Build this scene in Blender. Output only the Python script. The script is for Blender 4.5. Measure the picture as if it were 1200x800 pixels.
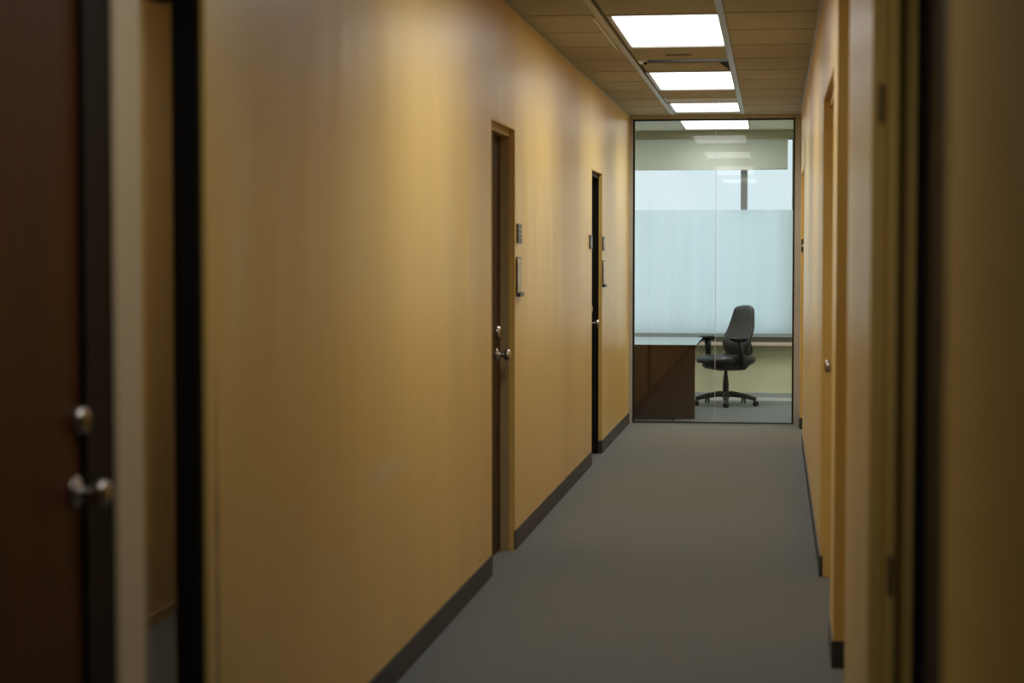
import bpy, bmesh, math, random
from mathutils import Vector, Matrix
for o in list(bpy.data.objects): bpy.data.objects.remove(o)
S = bpy.context.scene
C = S.collection
PI = math.pi
random.seed(4)

# ------------------------------------------------------------------ camera, sky, exposure
cam = bpy.data.cameras.new('camera'); camo = bpy.data.objects.new('camera', cam); C.objects.link(camo)
cam.sensor_fit = 'HORIZONTAL'; cam.sensor_width = 36.0; cam.lens = 66.0
camo.location = (0, 0, 1.5)
camo.rotation_euler = (math.radians(90 - 2.6545), 0, math.radians(7.8846))
cam.clip_start = 0.05; cam.clip_end = 200
cam.dof.use_dof = True; cam.dof.focus_distance = 14.0; cam.dof.aperture_fstop = 2.5
S.camera = camo
S.view_settings.view_transform = 'Standard'; S.view_settings.look = 'None'
S.view_settings.gamma = 1; S.view_settings.use_curve_mapping = False
S.view_settings.exposure = 0.0
S.cycles.use_denoising = True
S.cycles.max_bounces = 14; S.cycles.diffuse_bounces = 8; S.cycles.glossy_bounces = 6
S.cycles.transparent_max_bounces = 24
W = bpy.data.worlds.new('sky'); S.world = W; W.use_nodes = True
bg = W.node_tree.nodes['Background']; bg.inputs['Color'].default_value = (.80, .94, 1.0, 1); bg.inputs['Strength'].default_value = 1.08
LAMP = 3.0            # radiance of the ceiling light lenses

# ------------------------------------------------------------------ helpers
def shear(k):
    return lambda v: Vector((v[0] + k * (v[1] - 16.5), v[1], v[2]))
KL, KR = .0045, .0018
class MB:
    def __init__(s): s.bm = bmesh.new()
    def box(s, x0, x1, y0, y1, z0, z1, bev=0):
        r = bmesh.ops.create_cube(s.bm, size=1)
        for v in r['verts']:
            v.co = Vector(((x0+x1)/2 + v.co.x*(x1-x0), (y0+y1)/2 + v.co.y*(y1-y0), (z0+z1)/2 + v.co.z*(z1-z0)))
        if bev:
            es = {e for v in r['verts'] for e in v.link_edges}
            bmesh.ops.bevel(s.bm, geom=list(es), offset=bev, segments=2, affect='EDGES')
        return s
    def prism(s, pts, axis, a, b):
        def P(p, t):
            return Vector((t, p[0], p[1])) if axis == 'x' else Vector((p[0], t, p[1])) if axis == 'y' else Vector((p[0], p[1], t))
        A = [s.bm.verts.new(P(p, a)) for p in pts]; B = [s.bm.verts.new(P(p, b)) for p in pts]
        n = len(pts)
        s.bm.faces.new(A); s.bm.faces.new(B[::-1])
        for i in range(n): s.bm.faces.new((A[i], B[i], B[(i+1) % n], A[(i+1) % n]))
        return s
    def lathe(s, prof, o, axis, n=24):
        """profile (r, h) turned about axis from o; axis is a unit Vector"""
        ax = Vector(axis).normalized(); q = Vector((0, 0, 1)).rotation_difference(ax); o = Vector(o)
        rings = []
        for r, h in prof:
            rings.append([s.bm.verts.new(o + q @ Vector((r*math.cos(2*PI*i/n), r*math.sin(2*PI*i/n), h))) for i in range(n)])
        for a, b in zip(rings, rings[1:]):
            for i in range(n): s.bm.faces.new((a[i], a[(i+1) % n], b[(i+1) % n], b[i]))
        s.bm.faces.new(rings[0][::-1]); s.bm.faces.new(rings[-1])
        return s
    def tube(s, pts, radii, n=12, flat=1.0):
        pts = [Vector(p) for p in pts]
        if not isinstance(radii, (list, tuple)): radii = [radii]*len(pts)
        rings = []
        for i, p in enumerate(pts):
            t = (pts[min(i+1, len(pts)-1)] - pts[max(i-1, 0)]).normalized()
            u = Vector((0, 0, 1)).cross(t)
            if u.length < 1e-3: u = Vector((0, 1, 0)).cross(t)
            u.normalize(); w = t.cross(u)
            rings.append([s.bm.verts.new(p + u*radii[i]*math.cos(2*PI*j/n) + w*radii[i]*flat*math.sin(2*PI*j/n)) for j in range(n)])
        for a, b in zip(rings, rings[1:]):
            for i in range(n): s.bm.faces.new((a[i], a[(i+1) % n], b[(i+1) % n], b[i]))
        s.bm.faces.new(rings[0][::-1]); s.bm.faces.new(rings[-1])
        return s
    def build(s, name, mat, parent=None, k=0, smooth=False, sub=0, local=False):
        """verts are in world metres; a parent's location is subtracted (or local=True keeps them)"""
        sh = shear(k)
        for v in s.bm.verts: v.co = sh(v.co) if k else v.co
        bmesh.ops.recalc_face_normals(s.bm, faces=s.bm.faces)
        me = bpy.data.meshes.new(name)
        o = bpy.data.objects.new(name, me); C.objects.link(o)
        off = Vector((0, 0, 0))
        if parent is not None:
            o.parent = parent
            if not local:
                p = parent
                while p is not None: off += p.location; p = p.parent
        elif not local:
            xs = [v.co for v in s.bm.verts]
            if name.split('.')[0] not in SETTING:
                off = Vector(((min(c.x for c in xs)+max(c.x for c in xs))/2, (min(c.y for c in xs)+max(c.y for c in xs))/2, min(c.z for c in xs)))
                o.location = off
        for v in s.bm.verts: v.co -= off
        s.bm.to_mesh(me); s.bm.free()
        me.materials.append(mat)
        if smooth:
            for p in me.polygons: p.use_smooth = True
        if sub:
            m = o.modifiers.new('sub', 'SUBSURF'); m.levels = sub; m.render_levels = sub
        return o
SETTING = {'floor', 'ceiling'}
def empty(name, loc, rz=0, k=0):
    o = bpy.data.objects.new(name, None); C.objects.link(o)
    o.location = shear(k)(Vector(loc)) if k else Vector(loc); o.rotation_euler = (0, 0, rz); o.empty_display_size = .1
    return o
def tag(o, label=None, cat=None, group=None, kind=None):
    if label: o['label'] = label
    if cat: o['category'] = cat
    if group: o['group'] = group
    if kind: o['kind'] = kind
    return o
def struct(name, mb, mat, k=0, parent=None):
    SETTING.add(name)
    o = mb.build(name, mat, parent, k)
    if parent is None: o['kind'] = 'structure'
    return o

# ------------------------------------------------------------------ materials
def mat(name, col, rough=.5, metal=0., spec=.5, coat=0.):
    m = bpy.data.materials.new(name); m.use_nodes = True
    b = m.node_tree.nodes['Principled BSDF']
    b.inputs['Base Color'].default_value = (*col, 1); b.inputs['Roughness'].default_value = rough
    b.inputs['Metallic'].default_value = metal; b.inputs['Specular IOR Level'].default_value = spec
    b.inputs['Coat Weight'].default_value = coat
    return m
def nd(m, t, **kw):
    n = m.node_tree.nodes.new(t)
    for a, v in kw.items(): setattr(n, a, v)
    return n
def ln(m, a, b): m.node_tree.links.new(a, b)
def noise_col(m, c1, c2, scale=(1, 1, 1), nscale=4., detail=4., lo=.35, hi=.65, bump=0., bscale=None, bdist=.01):
    b = m.node_tree.nodes['Principled BSDF']
    tc = nd(m, 'ShaderNodeNewGeometry'); mp = nd(m, 'ShaderNodeMapping'); mp.inputs['Scale'].default_value = scale
    nz = nd(m, 'ShaderNodeTexNoise'); nz.inputs['Scale'].default_value = nscale; nz.inputs['Detail'].default_value = detail
    cr = nd(m, 'ShaderNodeValToRGB')
    cr.color_ramp.elements[0].position = lo; cr.color_ramp.elements[0].color = (*c1, 1)
    cr.color_ramp.elements[1].position = hi; cr.color_ramp.elements[1].color = (*c2, 1)
    ln(m, tc.outputs['Position'], mp.inputs['Vector']); ln(m, mp.outputs['Vector'], nz.inputs['Vector'])
    ln(m, nz.outputs['Fac'], cr.inputs['Fac']); ln(m, cr.outputs['Color'], b.inputs['Base Color'])
    if bump:
        n2 = nz
        if bscale:
            n2 = nd(m, 'ShaderNodeTexNoise'); n2.inputs['Scale'].default_value = bscale; n2.inputs['Detail'].default_value = 3
            ln(m, tc.outputs['Position'], n2.inputs['Vector'])
        bp = nd(m, 'ShaderNodeBump'); bp.inputs['Strength'].default_value = bump; bp.inputs['Distance'].default_value = bdist
        ln(m, n2.outputs['Fac'], bp.inputs['Height']); ln(m, bp.outputs['Normal'], b.inputs['Normal'])
    return m
M = {}
def wallpaint(name, c, rough):
    m = noise_col(mat(name, c, rough, spec=.5), [x*.93 for x in c], [min(1, x*1.05) for x in c], (1, 1, .30), 2.2, 5, .3, .7, .5, 0, .02)
    b = m.node_tree.nodes['Principled BSDF']; b.inputs['Anisotropic'].default_value = .55   # rolled-on paint: highlights smear up and down
    tv = nd(m, 'ShaderNodeCombineXYZ'); tv.inputs[2].default_value = 1; ln(m, tv.outputs[0], b.inputs['Tangent'])
    return m
TAN = (.77, .53, .155)
M['wall'] = wallpaint('tan_semigloss_paint', TAN, .35)
# a pale scuff and a worn corner streak on the left wall
def stains(m):
    nt = m.node_tree; b = nt.nodes['Principled BSDF']; base = b.inputs['Base Color'].links[0].from_socket
    g = nd(m, 'ShaderNodeNewGeometry')
    nz = nd(m, 'ShaderNodeTexNoise'); nz.inputs['Scale'].default_value = 6; nz.inputs['Detail'].default_value = 4
    ln(m, g.outputs['Position'], nz.inputs['Vector'])
    def blob(loc, scale, rot, soft, col, base, amt):
        mp = nd(m, 'ShaderNodeMapping', vector_type='TEXTURE'); mp.inputs['Location'].default_value = loc
        mp.inputs['Rotation'].default_value = rot; mp.inputs['Scale'].default_value = scale
        ln(m, g.outputs['Position'], mp.inputs['Vector'])
        L = nd(m, 'ShaderNodeVectorMath', operation='LENGTH'); ln(m, mp.outputs['Vector'], L.inputs[0])
        ad = nd(m, 'ShaderNodeMath', operation='MULTIPLY_ADD'); ad.inputs[1].default_value = 1.6; ad.inputs[2].default_value = -.8
        ln(m, nz.outputs['Fac'], ad.inputs[0])
        s2 = nd(m, 'ShaderNodeMath', operation='ADD'); ln(m, L.outputs['Value'], s2.inputs[0]); ln(m, ad.outputs[0], s2.inputs[1])
        mr = nd(m, 'ShaderNodeMapRange'); mr.inputs['From Min'].default_value = 1.0; mr.inputs['From Max'].default_value = soft
        mr.inputs['To Min'].default_value = 0; mr.inputs['To Max'].default_value = amt
        ln(m, s2.outputs[0], mr.inputs['Value'])
        mx = nd(m, 'ShaderNodeMix', data_type='RGBA'); mx.inputs['B'].default_value = (*col, 1)
        ln(m, mr.outputs[0], mx.inputs['Factor']); ln(m, base, mx.inputs['A'])
        return mx.outputs['Result']
    base = blob((-1.30, 6.28, .758), (2, .42, .040), (math.radians(1), 0, 0), .35, (.74, .60, .36), base, .7)
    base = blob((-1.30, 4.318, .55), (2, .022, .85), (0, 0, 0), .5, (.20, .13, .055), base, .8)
    ln(m, base, b.inputs['Base Color'])
M['wall_worn'] = wallpaint('tan_semigloss_paint_worn', TAN, .35); stains(M['wall_worn'])
M['wall_matt'] = noise_col(mat('tan_matt_paint', TAN, .7, spec=.15), [x*.92 for x in TAN], TAN, (1, 1, .3), 2.2, 5)
M['jamb'] = noise_col(mat('tan_jamb_paint', TAN, .38), [x*.9 for x in TAN], TAN, (1, 1, .4), 5, 3)
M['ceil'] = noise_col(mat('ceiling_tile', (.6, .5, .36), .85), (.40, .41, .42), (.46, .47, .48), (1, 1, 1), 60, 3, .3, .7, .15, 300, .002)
M['ceil_office'] = noise_col(mat('office_ceiling_tile', (.6, .6, .5), .85), (.60, .61, .52), (.66, .67, .58), (1, 1, 1), 60, 3)
M['rail'] = mat('grey_painted_rail', (.42, .42, .40), .4, .2)
M['white_metal'] = mat('white_metal', (.75, .75, .73), .35)
M['carpet'] = noise_col(mat('grey_carpet', (.1, .1, .1), .95, spec=.15), (.060, .073, .088), (.100, .120, .143), (1, 1, 1), 220, 4, .3, .7, .7, 320, .006)
_b = M['carpet'].node_tree.nodes['Principled BSDF']; _b.inputs['Sheen Weight'].default_value = 1.0; _b.inputs['Sheen Roughness'].default_value = .4; _b.inputs['Sheen Tint'].default_value = (.8, .9, .9, 1)
M['base'] = noise_col(mat('charcoal_vinyl_base', (.05, .05, .05), .45), (.040, .040, .040), (.055, .054, .052), (1, 1, 1), 5)
M['wood_door'] = noise_col(mat('dark_red_brown_wood', (.08, .03, .012), .5, spec=.22), (.060, .018, .005), (.100, .030, .008), (14, 14, .7), 3, 6, .3, .7)
M['dark_frame'] = mat('dark_bronze_metal', (.010, .008, .006), .6, 0., .2)
M['wood_brown'] = noise_col(mat('dark_brown_wood', (.04, .02, .01), .5, spec=.2), (.028, .014, .007), (.05, .025, .012), (14, 14, .7), 3, 6, .3, .7)
M['stop'] = mat('brown_stop_paint', (.42, .31, .16), .5)
M['post'] = mat('pale_tan_post_paint', (.78, .65, .43), .5)
M['hinge'] = mat('bronze_hinge', (.20, .13, .055), .5)
M['brass'] = mat('satin_nickel', (.50, .47, .42), .28, 1.)
M['black'] = mat('black_aluminium', (.012, .012, .012), .4, .2)
M['greypaint'] = noise_col(mat('grey_surround_paint', (.4, .37, .31), .45), (.44, .43, .39), (.50, .49, .45), (1, 1, 1), 4)
M['silver'] = mat('silver_sill_metal', (.5, .52, .50), .35, .6)
M['olive'] = noise_col(mat('olive_beige_paint', (.4, .38, .2), .6), (.68, .67, .45), (.74, .72, .49), (1, 1, 1), 3)
M['sill'] = mat('pale_pink_beige_sill', (.60, .50, .41), .5)
M['pelmet'] = mat('olive_grey_pelmet', (.36, .36, .27), .8, spec=.1)
M['bar'] = mat('blue_grey_shade_bar', (.27, .32, .34), .5)
M['heater'] = mat('pale_grey_skirting_metal', (.42, .46, .45), .4)
M['heater_strip'] = mat('white_skirting_strip', (.75, .78, .76), .4)
M['mullion'] = mat('grey_window_metal', (.17, .175, .165), .5)
M['plastic'] = mat('black_plastic', (.007, .0065, .006), .5, spec=.35)
M['leather'] = noise_col(mat('black_leather', (.02, .018, .016), .36), (.009, .008, .007), (.016, .014, .012), (1, 1, 1), 25, 3, .3, .7, .15, 90, .003)
M['mesh_back'] = noise_col(mat('charcoal_back_fabric', (.05, .05, .045), .55), (.026, .024, .022), (.036, .034, .031), (1, 1, 1), 60, 2)
M['desk'] = noise_col(mat('dark_walnut_laminate', (.05, .022, .01), .32), (.042, .019, .008), (.075, .034, .014), (9, 9, .6), 3, 6, .3, .7)
M['desktop'] = noise_col(mat('polished_walnut_top', (.06, .03, .015), .12, coat=.6), (.05, .024, .012), (.07, .035, .016), (6, 1, 6), 3, 6)
M['plate'] = mat('charcoal_sign_plastic', (.05, .053, .055), .35)
M['letter'] = mat('white_sign_lettering', (.75, .76, .74), .5)
M['paper'] = noise_col(mat('pale_paper', (.72, .72, .66), .6), (.55, .55, .50), (.78, .78, .72), (1, 3, 3), 6, 3)
M['dark'] = mat('dark_plenum', (.01, .009, .008), .9)
M['dim'] = wallpaint('side_room_paint', (.55, .42, .22), .5)
def glass(name, tint):
    m = bpy.data.materials.new(name); m.use_nodes = True; nt = m.node_tree; nt.nodes.remove(nt.nodes['Principled BSDF'])
    out = nt.nodes['Material Output']
    t = nd(m, 'ShaderNodeBsdfTransparent'); t.inputs['Color'].default_value = (*tint, 1)
    g = nd(m, 'ShaderNodeBsdfGlossy'); g.inputs['Roughness'].default_value = .015
    f = nd(m, 'ShaderNodeFresnel'); f.inputs['IOR'].default_value = 1.5
    geo = nd(m, 'ShaderNodeNewGeometry'); io = nd(m, 'ShaderNodeMath', operation='MULTIPLY_ADD')   # same reflectance on the back face
    io.inputs[1].default_value = 1/1.5 - 1.5; io.inputs[2].default_value = 1.5
    ln(m, geo.outputs['Backfacing'], io.inputs[0]); ln(m, io.outputs[0], f.inputs['IOR'])
    # thin pane: same reflectance on both faces
    x = nd(m, 'ShaderNodeMixShader'); ln(m, f.outputs[0], x.inputs[0]); ln(m, t.outputs[0], x.inputs[1]); ln(m, g.outputs[0], x.inputs[2])
    ln(m, x.outputs[0], out.inputs['Surface'])
    return m
M['glass'] = glass('clear_glass', (.975, .985, .98))
def cloth(name, col, trans, streak=0):
    m = bpy.data.materials.new(name); m.use_nodes = True; nt = m.node_tree; nt.nodes.remove(nt.nodes['Principled BSDF'])
    out = nt.nodes['Material Output']
    d = nd(m, 'ShaderNodeBsdfDiffuse'); t = nd(m, 'ShaderNodeBsdfTranslucent')
    if streak:
        g = nd(m, 'ShaderNodeNewGeometry'); mp = nd(m, 'ShaderNodeMapping'); mp.inputs['Scale'].default_value = (5, 1, .15)
        nz = nd(m, 'ShaderNodeTexNoise'); nz.inputs['Scale'].default_value = 3; cr = nd(m, 'ShaderNodeValToRGB')
        cr.color_ramp.elements[0].position = .3; cr.color_ramp.elements[0].color = (*[c*(1-streak) for c in col], 1)
        cr.color_ramp.elements[1].position = .7; cr.color_ramp.elements[1].color = (*col, 1)
        ln(m, g.outputs['Position'], mp.inputs['Vector']); ln(m, mp.outputs['Vector'], nz.inputs['Vector']); ln(m, nz.outputs['Fac'], cr.inputs['Fac'])
        ln(m, cr.outputs['Color'], d.inputs['Color']); ln(m, cr.outputs['Color'], t.inputs['Color'])
    else:
        d.inputs['Color'].default_value = (*col, 1); t.inputs['Color'].default_value = (*col, 1)
    x = nd(m, 'ShaderNodeMixShader'); x.inputs[0].default_value = trans
    ln(m, d.outputs[0], x.inputs[1]); ln(m, t.outputs[0], x.inputs[2]); ln(m, x.outputs[0], out.inputs['Surface'])
    return m
M['shade'] = cloth('frosted_pale_blue_shade', (.80, .90, .92), .86, .06)
M['blind'] = cloth('grey_green_blind_cloth', (.74, .76, .69), .56)
def emis(name, col, s):
    m = bpy.data.materials.new(name); m.use_nodes = True; nt = m.node_tree; nt.nodes.remove(nt.nodes['Principled BSDF'])
    e = nd(m, 'ShaderNodeEmission'); e.inputs['Color'].default_value = (*col, 1); e.inputs['Strength'].default_value = s
    ln(m, e.outputs[0], nt.nodes['Material Output'].inputs['Surface'])
    return m
M['lens'] = emis('lit_lens', (1.0, .985, .94), LAMP)

# ------------------------------------------------------------------ the setting
CZ, TOP = 2.72, 3.08
XL, XR = -1.2545, .2452           # corridor faces at Y = 16.5 (the walls splay very slightly towards the camera)
GY = 16.6                         # face of the glazed end wall
struct('floor', MB().box(-3.2, 1.8, -4.2, 19.7, -.1, 0), M['carpet'])
BH = .10                          # height of the vinyl base

# left wall: openings (y0, y1, top)
LOP = [(2.80, 4.254, 2.14), (8.615, 9.39, 2.135), (13.28, 14.06, 2.11)]
m = MB(); y = -4.2
for a, b, h in LOP:
    if y > 4 and y < 5:
        m.box(XL-.075, XL, y, 5.3, 0, TOP); y = 5.3
    m.box(XL-.15, XL, y, a, 0, TOP); m.box(XL-.15, XL, a, b, h, TOP); y = b
m.box(XL-.15, XL, y, GY+.1, 0, TOP)
m.box(XL-.30, XL-.15, 5.3, GY+.1, 0, TOP); m.box(XL-.30, XL-.15, -4.2, 2.6, 0, TOP)
struct('wall_left', m, M['wall_worn'], KL)
# right wall: the wide opening by the camera is full height
ROP = [(2.44, 4.36, 2.2), (5.75, 6.85, TOP-.001), (7.25, 8.80, 2.22), (14.8, 16.25, 2.19)]
m = MB(); y = -4.2
struct('wall_right_near', MB().box(XR, XR+.16, -4.2, 2.44, 0, TOP), M['wall_matt'], KR)
for a, b, h in ROP:
    if y > 0: m.box(XR, XR+.16, y, a, 0, TOP)
    if h < TOP-.1: m.box(XR, XR+.16, a, b, h, TOP)
    y = b
m.box(XR, XR+.16, y, GY+.1, 0, TOP)
m.box(XR+.16, XR+.26, -4.2, 5.6, 0, TOP); m.box(XR+.16, XR+.26, 7.0, GY+.1, 0, TOP)
m.box(XR+.16, XR+1.2, 6.85, 7.0, 0, TOP); m.box(XR+.16, XR+1.2, 5.6, 5.75, 0, TOP); m.box(XR+1.1, XR+1.2, 5.6, 7.0, 0, TOP)
struct('wall_right', m, M['wall'], KR)
struct('wall_back', MB().box(-3.2, 1.8, -4.3, -4.2, 0, TOP), M['wall'])
# the glazed end wall's solid surround
GX0, GX1, GZ0, GZ1 = -1.222, .192, .006, 2.687
m = MB().box(-3.1, GX0, GY, GY+.1, 0, TOP).box(GX1, 1.3, GY, GY+.1, 0, TOP).box(GX0, GX1, GY, GY+.1, GZ1, TOP)
struct('wall_end', m, M['greypaint'])
struct('trim_sill', MB().box(GX0, GX1, GY-.02, GY+.1, 0, GZ0+.004), M['silver'])
# side room seen through the sidelight
m = MB().box(-2.70, -2.48, 2.2, 11, 0, TOP).box(-2.7, -1.5, 10.9, 11.0, 0, TOP).box(-2.7, -1.46, 2.1, 2.2, 0, TOP)
struct('wall_side_room', m, M['dim'])
struct('baseboard_side_room', MB().box(-2.48, -2.47, 2.2, 10.9, 0, .045), M['stop'])

# ceiling: tiles between grey rails, dark void above
LX0, LX1 = -.827, -.281            # middle bay: lamps
RL, RR = -.868, -.262              # rail centres
PIT, Y0T = .745, 9.61
rows = [Y0T + PIT*i for i in range(-19, 10)]
m = MB()
g = .016
for a in rows:
    b = min(a + PIT, GY)
    if a >= GY: continue
    m.box(XL-.15, RL-.016, a+g, b-g, CZ, CZ+.02); m.box(RR+.016, XR+.2, a+g, b-g, CZ, CZ+.02)
HOLE = (11.88, 12.60)
LIGHTS = [2.70, 6.30, 9.645, 12.645, 15.26]; LLEN = [1.40, 1.455, 1.465, 1.37, 0.955]  # first entry is an added fill light, unseen above the near doors
m.box(RL+.016, RR-.016, -4.2, LIGHTS[0]-.02, CZ, CZ+.02)
for i in range(5):
    a = LIGHTS[i]+LLEN[i]+.02; b = LIGHTS[i+1]-.02 if i < 4 else GY
    if i == 2:
        m.box(RL+.016, RR-.016, a, HOLE[0], CZ, CZ+.02)
    elif i == 3:
        m.box(RL+.016, RR-.016, a, 14.78, CZ, CZ+.02)
    else:
        m.box(RL+.016, RR-.016, a, b, CZ, CZ+.02)
m.box(XR-.1, 1.5, 5.6, 7.0, CZ+.025, CZ+.045)
m.box(-2.7, -1.42, 2.1, 11, CZ, CZ+.02)
struct('ceiling', m, M['ceil'])
struct('ceiling_void', MB().box(-3.2, 1.8, -4.3, 19.8, TOP, TOP+.1), M['dark'])
def rail(x, w, k, d=.012):
    return MB().box(x-w/2, x+w/2, -4.2, GY, CZ-.004, CZ+.03)
struct('trim_1', rail(RL, .034, 0), M['rail'], .0030)
struct('trim_2', rail(RR, .036, 0), M['rail'], .0006)
struct('trim_3', MB().box(XL-.01, XL+.012, -4.2, GY, CZ-.012, CZ), M['rail'], KL)
struct('trim_4', MB().box(XR-.014, XR+.01, -4.2, GY, CZ-.014, CZ), M['rail'], KR)
struct('trim_5', MB().box(XL, XR, GY-.012, GY, CZ-.012, CZ), M['rail'])
struct('trim_6', MB().box(-.925, -.914, 9.70, 11.2, CZ-.008, CZ+.001), M['white_metal'])  # white strip paints in the light caught along the rail side

# baseboards
n = 1
def base(x0, x1, y0, y1, k):
    global n
    struct('baseboard_%d' % n, MB().box(x0, x1, y0, y1, 0, BH, .002), M['base'], k); n += 1
for a, b in ((-4.2, 2.8), (4.254, 8.617), (9.388, 13.282), (14.058, GY)): base(XL, XL+.006, a, b, KL)
for a, b in ((-4.2, 2.44), (4.355, 5.755), (6.845, 7.252), (8.798, 14.805), (16.245, GY)): base(XR-.006, XR, a, b, KR)
# returns of the base into the recesses
base(XL-.075, XL+.006, 14.054, 14.061, KL); base(XR-.006, XR+1.1, 6.844, 6.851, KR)
base(XR-.006, XR+.012, 8.794, 8.801, KR); base(XR-.006, XR+.03, 16.244, 16.251, KR)
base(XL-.004, XL+.006, 9.384, 9.391, KL)

# ------------------------------------------------------------------ doors
def knob(parent, x, y, z, s, k, kn='knob'):
    """x = face of the leaf, s = direction out of the wall"""
    ax = (s, 0, 0)
    r = MB().lathe([(.030, 0), (.033, .003), (.031, .008), (.020, .012), (.012, .014), (.0105, .022), (.0105, .034), (.016, .038),
                    (.0255, .046), (.0285, .056), (.027, .066), (.020, .072), (.008, .0745)], (x, y, z), ax)
    return r.build(kn, M['brass'], parent, k, smooth=True)
def deadbolt(parent, x, y, z, s, k):
    r = MB().lathe([(.030, 0), (.031, .006), (.027, .016), (.023, .021), (.014, .023)], (x, y, z), (s, 0, 0))
    d = r.build('deadbolt', M['brass'], parent, k, smooth=True)
    MB().box(min(x+s*.023, x+s*.026), max(x+s*.023, x+s*.026), y-.002, y+.002, z-.010, z+.006).build('keyway', M['black'], d, k)
def door(num, face, s, y0, y1, top, k, label, stopmat, leafmat, ky, kz, dead=None, outer=.027, deep=.072, linermat='jamb', lw=.012):
    e = empty('door_%d' % num, (face, (y0+y1)/2, 0), 0, k); tag(e, label, 'door', kind='structure')
    def X(d0, d1): return tuple(sorted((face - s*d0, face - s*d1)))
    f = MB()
    a, b = X(-.001, outer)
    f.box(a, b, y0, y0+lw, 0, top-.0); f.box(a, b, y1-lw*.4, y1, 0, top); f.box(a, b, y0, y1, top-lw, top)
    f.build('door_frame', M[linermat], e, k)
    f = MB(); a, b = X(outer, .145)
    f.box(a, b, y0, y0+.03, 0, top-.02); f.box(a, b, y1-.012, y1, 0, top-.02); f.box(a, b, y0, y1, top-.045, top)
    f.build('door_stop', M[stopmat], e, k)
    a, b = X(deep, deep+.045)
    f = MB().box(a, b, y0+.03, y1-.012, .008, top-.045, .002)
    f.build('door_leaf', M[leafmat], e, k)
    if ky:
        knob(e, face - s*deep, ky, kz, s, k)
        if dead: deadbolt(e, face - s*deep, ky+.005, dead, s, k)
    return e
door(1, XL, 1, 8.615, 9.39, 2.135, KL, 'recessed dark wood door in left wall, the one with a paper holder beside it nearest the camera', 'stop', 'wood_brown', 9.24, 1.0, 1.115)
door(2, XL, 1, 13.28, 14.06, 2.11, KL, 'recessed dark door in left wall nearest the glass end wall', 'dark_frame', 'dark_frame', 13.86, .99, 1.095, outer=.024)
# near door with sidelight, left of the camera
e = empty('door_3', (XL, 3.3, 0), 0, KL); tag(e, 'dark red-brown wooden door closest to camera at far left, beside a narrow sidelight', 'door', kind='structure')
fx = XL-.075
MB().box(fx-.045, fx, 2.86, 3.64, .008, 2.10, .002).build('door_leaf', M['wood_door'], e, KL)
MB().box(fx-.06, fx+.012, 3.64, 3.80, 0, 2.12, .004).box(fx-.06, fx+.012, 2.80, 2.86, 0, 2.12).box(fx-.06, fx+.012, 2.80, 4.05, 2.10, 2.14).build('door_frame', M['dark_frame'], e, KL)
knob(e, fx, 3.60, 1.022, 1, KL); deadbolt(e, fx, 3.62, 1.165, 1, KL)
e = empty('window_1', (XL, 4.06, 0), 0, KL); tag(e, 'narrow glass sidelight between the near left door and the tan wall', 'window', kind='structure')
MB().box(fx-.06, fx+.020, 3.80, 3.965, 0, 2.12, .006).build('mullion_post', M['post'], e, KL)
MB().box(fx+.002, XL-.012, 4.225, 4.256, 0, 2.12, .003).box(fx-.03, fx+.004, 3.96, 4.23, 0, .12).box(fx-.03, fx+.004, 3.96, 4.23, 2.08, 2.14).build('window_frame', M['dark_frame'], e, KL)
MB().box(fx-.004, fx+.002, 3.96, 4.24, .12, 2.08).build('pane', M['glass'], e, KL)
# right doors
door(4, XR, -1, 7.25, 8.80, 2.22, KR, 'recessed tan door with round knob in the right wall, midway down the corridor', 'jamb', 'jamb', 8.50, 1.0, None, deep=.078)
door(5, XR, -1, 14.8, 16.25, 2.19, KR, 'tan door recess in right wall right beside the glass end wall', 'jamb', 'jamb', None, 0, None, deep=.09)
# near right recess: tan frame then a dark door behind it
e = empty('door_6', (XR, 3.4, 0), 0, KR); tag(e, 'dark door recess in the near right wall with tan stepped frame', 'door', kind='structure')
MB().box(XR-.002, XR+.035, 4.335, 4.362, 0, 2.2, .006).box(XR+.035, XR+.062, 4.322, 4.362, 0, 2.2, .006).box(XR+.062, XR+.105, 4.345, 4.362, 0, 2.2, .004).box(XR, XR+.105, 2.44, 4.36, 2.17, 2.2).build('door_frame', M['jamb'], e, KR)
MB().box(XR+.098, XR+.15, 4.30, 4.362, 0, 2.17).box(XR+.105, XR+.16, 2.435, 2.52, 0, 2.17).build('door_stop', M['dark_frame'], e, KR)
MB().box(XR+.115, XR+.158, 2.52, 4.30, .008, 2.17).build('door_leaf', M['dark_frame'], e, KR)
for z in (.772, 1.841):
    MB().box(XR+.012 if z > 1 else XR+.040, XR+.024 if z > 1 else XR+.052, 4.318 if z < 1 else 4.331, 4.337, z-.045, z+.045, .002).build('hinge', M['hinge'], e, KR)

# ------------------------------------------------------------------ glazed end wall
e = empty('window_2', ((GX0+GX1)/2, GY+.03, 0)); tag(e, 'floor to ceiling glass partition in thin black frame at the corridor end', 'window', kind='structure')
t = .016
m = MB().box(GX0, GX0+t, GY+.005, GY+.05, GZ0, GZ1).box(GX1-t, GX1, GY+.005, GY+.05, GZ0, GZ1)
m.box(GX0, GX1, GY+.005, GY+.05, GZ1-t, GZ1).box(GX0, GX1, GY+.005, GY+.05, GZ0, GZ0+t)
m.build('window_frame', M['black'], e)
SX = -.494
for xa, xb in ((GX0+t, SX-.002), (SX+.002, GX1-t)):
    pm = MB().box(xa, xb, GY+.022, GY+.032, GZ0+t, GZ1-t)
    for v in pm.bm.verts: v.co.y += (v.co.z-1.35)*.0018 - (v.co.x+.5)*.0013
    pm.build('pane', M['glass'], e)
MB().box(SX-.002, SX+.002, GY+.022, GY+.032, GZ0+t, GZ1-t).build('glass_joint', mat('pale_silicone', (.62, .70, .72), .35), e)

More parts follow.
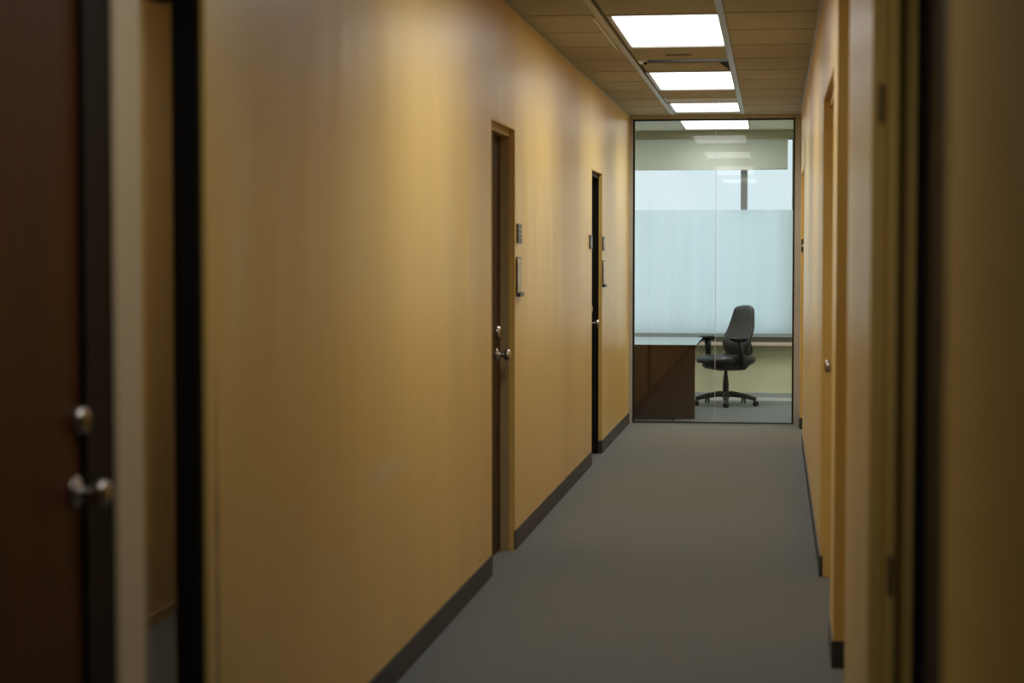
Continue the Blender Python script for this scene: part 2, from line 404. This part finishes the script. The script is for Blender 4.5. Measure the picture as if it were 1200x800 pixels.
# ------------------------------------------------------------------ the office beyond the glass
OC, WY = 2.765, 19.40
struct('wall_office_left', MB().box(-2.95, -2.8, GY+.1, 19.6, 0, TOP), M['olive'])
struct('wall_office_right', MB().box(.98, 1.1, GY+.1, 19.6, 0, TOP), M['olive'])
WX0, WX1, WZ0, WZ1 = -2.3, .225, .64, 2.72
m = MB().box(-2.9, 1.1, WY, WY+.2, 0, WZ0).box(-2.9, 1.1, WY, WY+.2, WZ1, TOP).box(-2.9, WX0, WY, WY+.2, WZ0, WZ1).box(WX1, 1.1, WY, WY+.2, WZ0, WZ1)
struct('wall_office_window', m, M['olive'])
m = MB()
OLX0, OLX1, OLY0, OLY1 = -.872, -.236, 17.80, 19.13
ox = [-2.8, OLX0-.012, OLX1+.012, .98]
m.box(ox[0], ox[1], GY+.1, WY, OC, OC+.02).box(ox[2], ox[3], GY+.1, WY, OC, OC+.02)
m.box(ox[1], ox[2], GY+.1, OLY0-.012, OC, OC+.02).box(ox[1], ox[2], OLY1+.012, WY, OC, OC+.02)
struct('ceiling_office', m, M['ceil_office'])
struct('baseboard_office', MB().box(-2.8, .98, WY-.03, WY, .035, .085, .004), M['heater'])
struct('trim_7', MB().box(-2.8, .98, WY-.035, WY, 0, .035, .002), M['heater_strip'])
e = empty('window_3', ((WX0+WX1)/2, WY+.05, WZ0)); tag(e, 'wide office window with grey frame looking out on pale sky', 'window', kind='structure')
m = MB().box(WX0, WX1, WY+.01, WY+.07, WZ0, WZ0+.05).box(WX0, WX1, WY+.01, WY+.07, WZ1-.05, WZ1).box(WX0, WX0+.04, WY+.01, WY+.07, WZ0, WZ1).box(WX1-.028, WX1, WY-.004, WY+.07, WZ0, WZ1)
m.build('window_frame', M['mullion'], e)
for x in (-1.66, -.324):
    MB().box(x, x+.068, WY+.0, WY+.08, 1.94, WZ1-.05).build('mullion', M['mullion'], e)
MB().box(WX0+.04, WX1-.028, WY+.045, WY+.052, WZ0+.05, WZ1-.05).build('pane', M['glass'], e)
MB().box(-2.5, .5, WY-.11, WY+.012, .565, .60, .006).build('window_sill', M['sill'], e)
MB().box(-2.5, .5, WY-.02, WY+.012, .60, .648, .002).build('window_rail', M['mullion'], e)
# pelmet, roller blind and the translucent lower shade
struct('trim_8', MB().box(-2.8, .98, WY-.066, WY-.054, 2.675, OC), M['pelmet'])
bl = empty('roller_blind', (-1.07, WY-.046, 2.36)); tag(bl, 'grey-green roller blind pulled a little way down over the top of the office window', 'blind')
MB().box(-2.3, .150, WY-.047, WY-.045, 2.37, 2.70).build('blind_cloth', M['blind'], bl)
MB().lathe([(.018, 0), (.018, 2.45)], (-2.3, WY-.028, 2.705), (1, 0, 0), 16).build('roller', M['rail'], bl, smooth=True)
MB().lathe([(.005, 0), (.005, 2.45)], (-2.3, WY-.046, 2.366), (1, 0, 0), 12).build('bottom_bar', M['blind'], bl, smooth=True)
sh = empty('privacy_shade', (-1.05, WY-.04, .66)); tag(sh, 'pale blue translucent shade covering the lower two thirds of the office window', 'shade')
bm = MB(); nx, nz = 90, 3; grid = []
for j in range(nz+1):
    row = []
    for i in range(nx+1):
        x = -2.3 + 2.522*i/nx
        row.append(bm.bm.verts.new((x, WY-.04 + .006*math.sin(x*9)+.004*math.sin(x*23+1), .69 + (1.955-.69)*j/nz)))
    grid.append(row)
for j in range(nz):
    for i in range(nx): bm.bm.faces.new((grid[j][i], grid[j][i+1], grid[j+1][i+1], grid[j+1][i]))
bm.build('shade_cloth', M['shade'], sh, smooth=True)
MB().box(-2.3, .222, WY-.055, WY-.025, .652, .692, .004).build('bottom_bar', M['bar'], sh)

# ------------------------------------------------------------------ ceiling lights
def light(name, x0, x1, y0, y1, z, label, watts=14., lens='lens', group='recessed ceiling lights'):
    e = empty(name, ((x0+x1)/2, (y0+y1)/2, z-.004)); tag(e, label, 'ceiling light', group)
    f = .014
    m = MB().box(x0-.02, x0+f*.2, y0-.018, y1+.018, z-.006, z+.06).box(x1-f*.2, x1+.008, y0-.018, y1+.018, z-.006, z+.06)
    m.box(x0, x1, y0-.018, y0, z-.006, z+.06).box(x0, x1, y1, y1+.018, z-.006, z+.06)
    m.build('light_frame', M['rail'], e)
    MB().box(x0, x1, y0, y1, z+.004, z+.014).build('diffuser', M[lens], e)
    al = bpy.data.lights.new('downlight', 'AREA'); al.shape = 'RECTANGLE'; al.size = x1-x0-.02; al.size_y = y1-y0-.02
    al.energy = watts; al.color = (1.0, .985, .95); al.spread = math.radians(135)
    lo = bpy.data.objects.new('downlight', al); C.objects.link(lo); lo.parent = e; lo.location = (0, 0, .002)
    return e
M['weak_lens'] = emis('weak_lens', (1.0, .97, .90), 1.35)  # for the weak light added overhead to brighten the foreground
M['side_lens'] = emis('side_lens', (1.0, .95, .86), 13.0)  # for the unseen light added to brighten the side room wall
names = ['weak ceiling light above the near doors, out of view overhead', 'glowing ceiling light over the near corridor, above the top of the view', 'largest glowing ceiling light, the one nearest the camera in view',
         'glowing ceiling light just past the displaced tile, second in the row', 'smallest glowing corridor ceiling light, right above the glass wall']
for i in range(5):
    light('ceiling_light', LX0, LX1, LIGHTS[i], LIGHTS[i]+LLEN[i], CZ, names[i], *((4.2, 'weak_lens') if i == 0 else (10., 'lens')))
light('ceiling_light', OLX0, OLX1, OLY0, OLY1, OC, 'glowing ceiling light in the office beyond the glass wall', 13.)
light('ceiling_light', OLX0-1.5, OLX1-1.5, OLY0-.3, OLY1-.3, OC-.07, 'second office ceiling light left of the one above the desk', 13.)  # added out of view on the left to brighten the office
light('ceiling_light', .30, .90, OLY0-.6, OLY1-.6, OC-.07, 'third office ceiling light right of the one above the desk', 13.)  # also added, hidden right of the glass, to brighten the office
light('ceiling_light', -2.3, -1.9, 5.8, 6.6, CZ-.07, 'small ceiling light in the side room behind the sidelight', .5, 'side_lens')  # added out of view; lights the wall seen through the sidelight

# displaced tile over its dark gap, bracket and vents
sh_pts = [(-.838, 12.115), (-.345, 12.085), (-.296, 12.60), (-.838, 12.60)]
m = MB().prism(sh_pts, 'z', CZ+.001, CZ+.009)
tag(m.build('ceiling_tile', M['ceil']), 'displaced tan ceiling tile leaving a dark gap in front of the second light', 'ceiling tile')
m = MB().box(-.850, -.795, 11.90, 12.10, CZ-.003, CZ+.012, .002)
e = m.build('ceiling_bracket', M['white_metal']); tag(e, 'small pale bracket on the left rail beside the dark ceiling gap', 'bracket')
MB().lathe([(.014, 0), (.012, .012), (.006, .016)], (-.806, 11.99, CZ-.003), (0, 0, -1), 12).build('screw_cap', M['black'], e)
m = MB().box(-.655, -.495, 11.565, 11.60, CZ-.003, CZ+.002)
e = m.build('air_slot', M['dark']); tag(e, 'short dark air slot in the ceiling tile behind the largest light', 'vent')
e = empty('ceiling_vent', (-.54, 15.0, CZ-.004)); tag(e, 'pale grey slatted ceiling vent before the smallest corridor light', 'vent')
MB().box(-.85, -.28, 14.785, 15.235, CZ+.002, CZ+.016).build('vent_frame', M['rail'], e)
for i in range(6):
    y = 14.82 + i*.075
    MB().box(-.83, -.29, y, y+.03, CZ-.004, CZ+.002).build('slat', M['white_metal'], e)

# ------------------------------------------------------------------ signs
def strokes(y0, y1, z0, z1, face, s, parent, k):
    """illegible white characters, raised"""
    w = (y1-y0)
    m = MB()
    for j, (fa, fb) in enumerate(((.18, .36), (.42, .58), (.64, .82))):
        a, b = y0+w*fa, y0+w*fb
        x0, x1 = sorted((face, face+s*.002))
        hz = z1-z0
        m.box(x0, x1, a, b, z0+hz*.44, z0+hz*.52)
        m.box(x0, x1, a if j != 1 else b-.006, (a+.006) if j != 1 else b, z0+hz*.28, z0+hz*.74)
        m.box(x0, x1, a, b, z0+hz*.70, z0+hz*.76)
        m.box(x0, x1, a, b, z0+hz*.24, z0+hz*.30)
    m.build('lettering', M['letter'], parent, k)
def sign(y0, y1, z0, z1, face, s, k, label):
    x0, x1 = sorted((face, face+s*.008))
    o = MB().box(x0, x1, y0, y1, z0, z1, .002).build('door_sign', M['plate'], None, k)
    tag(o, label, 'sign', 'small dark door signs')
    o2 = o
    # lettering is authored in world metres; parent offset is removed by build
    strokes(y0, y1, z0, z1, face+s*.008, s, o2, k)
def holder(y0, y1, z0, z1, face, k, label, thick=.010):
    o = MB().box(face, face+.006, y0, y1, z0, z1, .001).build('paper_holder', M['plate'], None, k); tag(o, label, 'paper holder', 'wall paper holders')
    h = z1-z0
    m = MB(); n = 10; A = []; B = []
    for i in range(n+1):
        z = z0+h*.06+h*.90*i/n; b = .0075+.003*math.sin(i/n*PI)+.0012*math.sin(i/n*9)
        A.append((face+b, z)); B.append((face+b+.001, z))
    m.prism(A+B[::-1], 'y', y0-.004, y1-.045); m.build('paper', M['paper'], o, k)
    MB().box(face+.006, face+thick+.012, y0, y1, z0, z0+.022, .002).build('pocket_lip', M['plate'], o, k)
sign(9.455, 9.605, 1.557, 1.656, XL, 1, KL, 'dark door sign with white characters beside the nearest recessed left door')
sign(13.10, 13.262, 1.537, 1.637, XL, 1, KL, 'dark door sign on the camera side of the far left door')
sign(14.075, 14.205, 1.528, 1.634, XL, 1, KL, 'dark door sign between the far left door and the glass wall')
holder(9.435, 9.59, 1.285, 1.487, XL, KL, 'dark wall holder with pale paper beside the nearest recessed left door')
holder(14.075, 14.24, 1.254, 1.455, XL, KL, 'wall holder with pale paper between the far left door and the glass wall')
o = MB().box(XR+.0, XR+.045, 16.236, 16.244, 1.52, 1.63, .002).build('door_sign', M['plate'], None, KR); tag(o, 'small dark sign in the right-hand door recess beside the glass wall', 'sign', 'small dark door signs')
MB().box(XR+.006, XR+.04, 16.234, 16.236, 1.565, 1.585).build('lettering', M['letter'], o, KR)

# ------------------------------------------------------------------ desk
DX0, DX1, DY0, DY1, DH = -1.50, -.684, 17.0, 18.60, .684
d = empty('desk', ((DX0+DX1)/2, (DY0+DY1)/2, 0)); tag(d, 'dark walnut pedestal desk end-on behind the glass, left of the office chair', 'desk')
MB().box(DX0-.01, DX1+.008, DY0-.008, DY1+.01, DH-.03, DH, .004).build('desk_top', M['desktop'], d)
MB().box(DX0, DX1-.002, DY0, DY0+.025, .012, DH-.03).build('side_panel', M['desk'], d)
MB().box(DX0, DX1-.16, DY1-.025, DY1, .012, DH-.03).build('side_panel', M['desk'], d)
MB().box(DX0, DX0+.02, DY0+.025, DY1-.025, .15, DH-.03).build('back_panel', M['desk'], d)
MB().box(DX0+.25, DX1-.14, DY0+.025, DY0+.43, .05, DH-.03).build('pedestal', M['desk'], d)
for z0, z1 in ((.06, .34), (.35, .50), (.51, .64)):
    w = MB().box(DX1-.14, DX1-.118, DY0+.03, DY0+.425, z0, z1, .002).build('drawer', M['desk'], d)
    MB().tube([(DX1-.118, DY0+.16, z1-.05), (DX1-.094, DY0+.165, z1-.05), (DX1-.094, DY0+.29, z1-.05), (DX1-.118, DY0+.295, z1-.05)], .005, 8).build('handle', M['plastic'], w)
for y in (DY0+.04, DY1-.04):
    for x in (DX0+.05, DX1-.20):
        MB().lathe([(.015, 0), (.015, .014)], (x, y, 0), (0, 0, 1), 12).build('foot', M['plastic'], d)

# ------------------------------------------------------------------ office chair (built facing +x, then turned)
ch = empty('office_chair', (-.45, 18.75, 0), math.radians(180+37)); tag(ch, 'black high-backed swivel office chair with arms beside the desk', 'chair')
rz = math.radians(217)
MB().lathe([(.034, .075), (.040, .085), (.040, .125), (.030, .135), (.030, .24), (.024, .245), (.024, .30), (.018, .302), (.018, .37)], (0, 0, 0), (0, 0, 1), 20).build('gas_column', M['plastic'], ch, smooth=False, local=True)
for i in range(5):
    a = math.radians(-88 + 72*i) - rz
    c, s_ = math.cos(a), math.sin(a)
    R = .31
    pts = [(c*r, s_*r, z) for r, z in ((.02, .112), (.10, .112), (.19, .100), (.26, .084), (R, .070))]
    MB().tube(pts, [.036, .035, .032, .028, .024], 10, .8).build('base_spoke', M['plastic'], ch, smooth=True, local=True)
    w = MB()
    tx, ty = -s_, c
    cx, cy = c*R, s_*R
    ca = a + .6*(i % 3 - 1) + PI/2
    ax = Vector((math.cos(ca), math.sin(ca), 0))
    for sg in (-1, 1):
        o_ = Vector((cx, cy, .028)) + ax*(.006*sg)
        w.lathe([(.020, 0), (.027, .003), (.028, .010), (.024, .016), (.012, .018)], o_, ax*sg, 18)
    cs = w.build('caster', M['plastic'], ch, smooth=True, local=True)
    MB().lathe([(.008, .03), (.008, .075)], (cx, cy, 0), (0, 0, 1), 10).build('caster_stem', M['brass'], cs, local=True)
MB().box(-.13, .12, -.085, .085, .352, .395, .012).build('tilt_mechanism', M['plastic'], ch, local=True)
MB().tube([(.0, -.08, .372), (.0, -.20, .368), (.0, -.25, .362)], [.006, .006, .010], 8).build('lever', M['plastic'], ch, smooth=True, local=True)
# seat: rounded cushion with waterfall front
def cushion(w, dpt, z0, z1, cx, crown=.012, dip=.0, nose=.03):
    m = MB(); nu, nv = 20, 8; rings = []
    def outline(t, sc):
        c, s2 = math.cos(t), math.sin(t); e = 2/3.4
        return (abs(c)**e*(1 if c >= 0 else -1)*dpt/2*sc + cx, abs(s2)**e*(1 if s2 >= 0 else -1)*w/2*sc)
    prof = [(.60, z0), (.86, z0+.004), (.96, z0+.022), (1.0, (z0+z1)/2), (.985, z1-.018), (.93, z1-.004), (.75, z1+crown*.4), (.45, z1+crown*.2), (.15, z1)]
    N = 40
    for sc, z in prof:
        r = []
        for i in range(N):
            x, y_ = outline(2*PI*i/N, sc)
            zz = z - (nose*max(0, (x-cx)/(dpt/2)-.45)**2*3 if z > z0+.03 else -.02*max(0, (x-cx)/(dpt/2)-.2))
            r.append(m.bm.verts.new((x, y_, zz)))
        rings.append(r)
    for a_, b_ in zip(rings, rings[1:]):
        for i in range(N): m.bm.faces.new((a_[i], a_[(i+1) % N], b_[(i+1) % N], b_[i]))
    m.bm.faces.new(rings[0][::-1]); m.bm.faces.new(rings[-1])
    return m
cushion(.50, .52, .405, .50, .0).build('seat', M['leather'], ch, smooth=True, local=True)
cushion(.40, .40, .352, .425, .01, 0, 0, 0).build('seat_pan', M['plastic'], ch, smooth=True, local=True)
# backrest: tapered outline, lumbar bulge, 6 cm thick
def backrest():
    m = MB(); nu, nv = 14, 18; F = []; B = []
    z0, z1 = .468, .995
    def hw(v):      # half width over the height
        pts = [(0, .165), (.12, .20), (.30, .225), (.45, .222), (.65, .195), (.85, .160), (.95, .142), (1, .118)]
        for (a_, p), (b_, q) in zip(pts, pts[1:]):
            if v <= b_: t_ = (v-a_)/(b_-a_); return p + (q-p)*t_
        return pts[-1][1]
    for j in range(nv+1):
        v = j/nv; z = z0 + (z1-z0)*v; rf = []; rb = []
        xs = -.205 + .045*math.exp(-((v-.28)/.22)**2) - .075*max(0, v-.25)
        for i in range(nu+1):
            u = -1 + 2*i/nu; y_ = u*hw(v)
            edge = 1 - max(abs(u)**6, abs(2*v-1)**10)
            th = .012 + .024*max(edge, 0)**.5
            xc = xs + .045*u*u
            corner = -.02*abs(u)**3 if j == nv else 0
            rf.append(m.bm.verts.new((xc + th, y_, z + corner))); rb.append(m.bm.verts.new((xc - th, y_, z + corner)))
        F.append(rf); B.append(rb)
    for j in range(nv):
        for i in range(nu):
            m.bm.faces.new((F[j][i], F[j][i+1], F[j+1][i+1], F[j+1][i]))
            m.bm.faces.new((B[j][i+1], B[j][i], B[j+1][i], B[j+1][i+1]))
        m.bm.faces.new((F[j][0], F[j+1][0], B[j+1][0], B[j][0])); m.bm.faces.new((F[j][nu], B[j][nu], B[j+1][nu], F[j+1][nu]))
    for i in range(nu):
        m.bm.faces.new((F[0][i], B[0][i], B[0][i+1], F[0][i+1])); m.bm.faces.new((F[nv][i], F[nv][i+1], B[nv][i+1], B[nv][i]))
    return m
backrest().build('backrest', M['mesh_back'], ch, smooth=True, sub=1, local=True)
MB().tube([(-.10, 0, .385), (-.22, 0, .385), (-.275, 0, .42), (-.285, 0, .52), (-.265, 0, .66)], [.06, .06, .06, .055, .04], 10, .45).build('back_support', M['plastic'], ch, smooth=True, local=True)
MB().lathe([(.022, 0), (.024, .02), (.020, .035)], (-.285, 0, .55), (-1, 0, 0), 14).build('adjuster_knob', M['plastic'], ch, smooth=True, local=True)
for sg in (-1, 1):
    a_ = MB().tube([(.0, sg*.20, .40), (.0, sg*.27, .40), (.01, sg*.285, .44), (.02, sg*.28, .55), (.03, sg*.275, .655)], [.028, .032, .034, .034, .036], 10, .8).build('arm_post', M['plastic'], ch, smooth=True, local=True)
    m = cushion(.085, .20, .642, .684, .04, .004, 0, .01)
    for v in m.bm.verts: v.co.y += sg*.272
    m.build('armrest_pad', M['plastic'], a_, smooth=True, local=True)
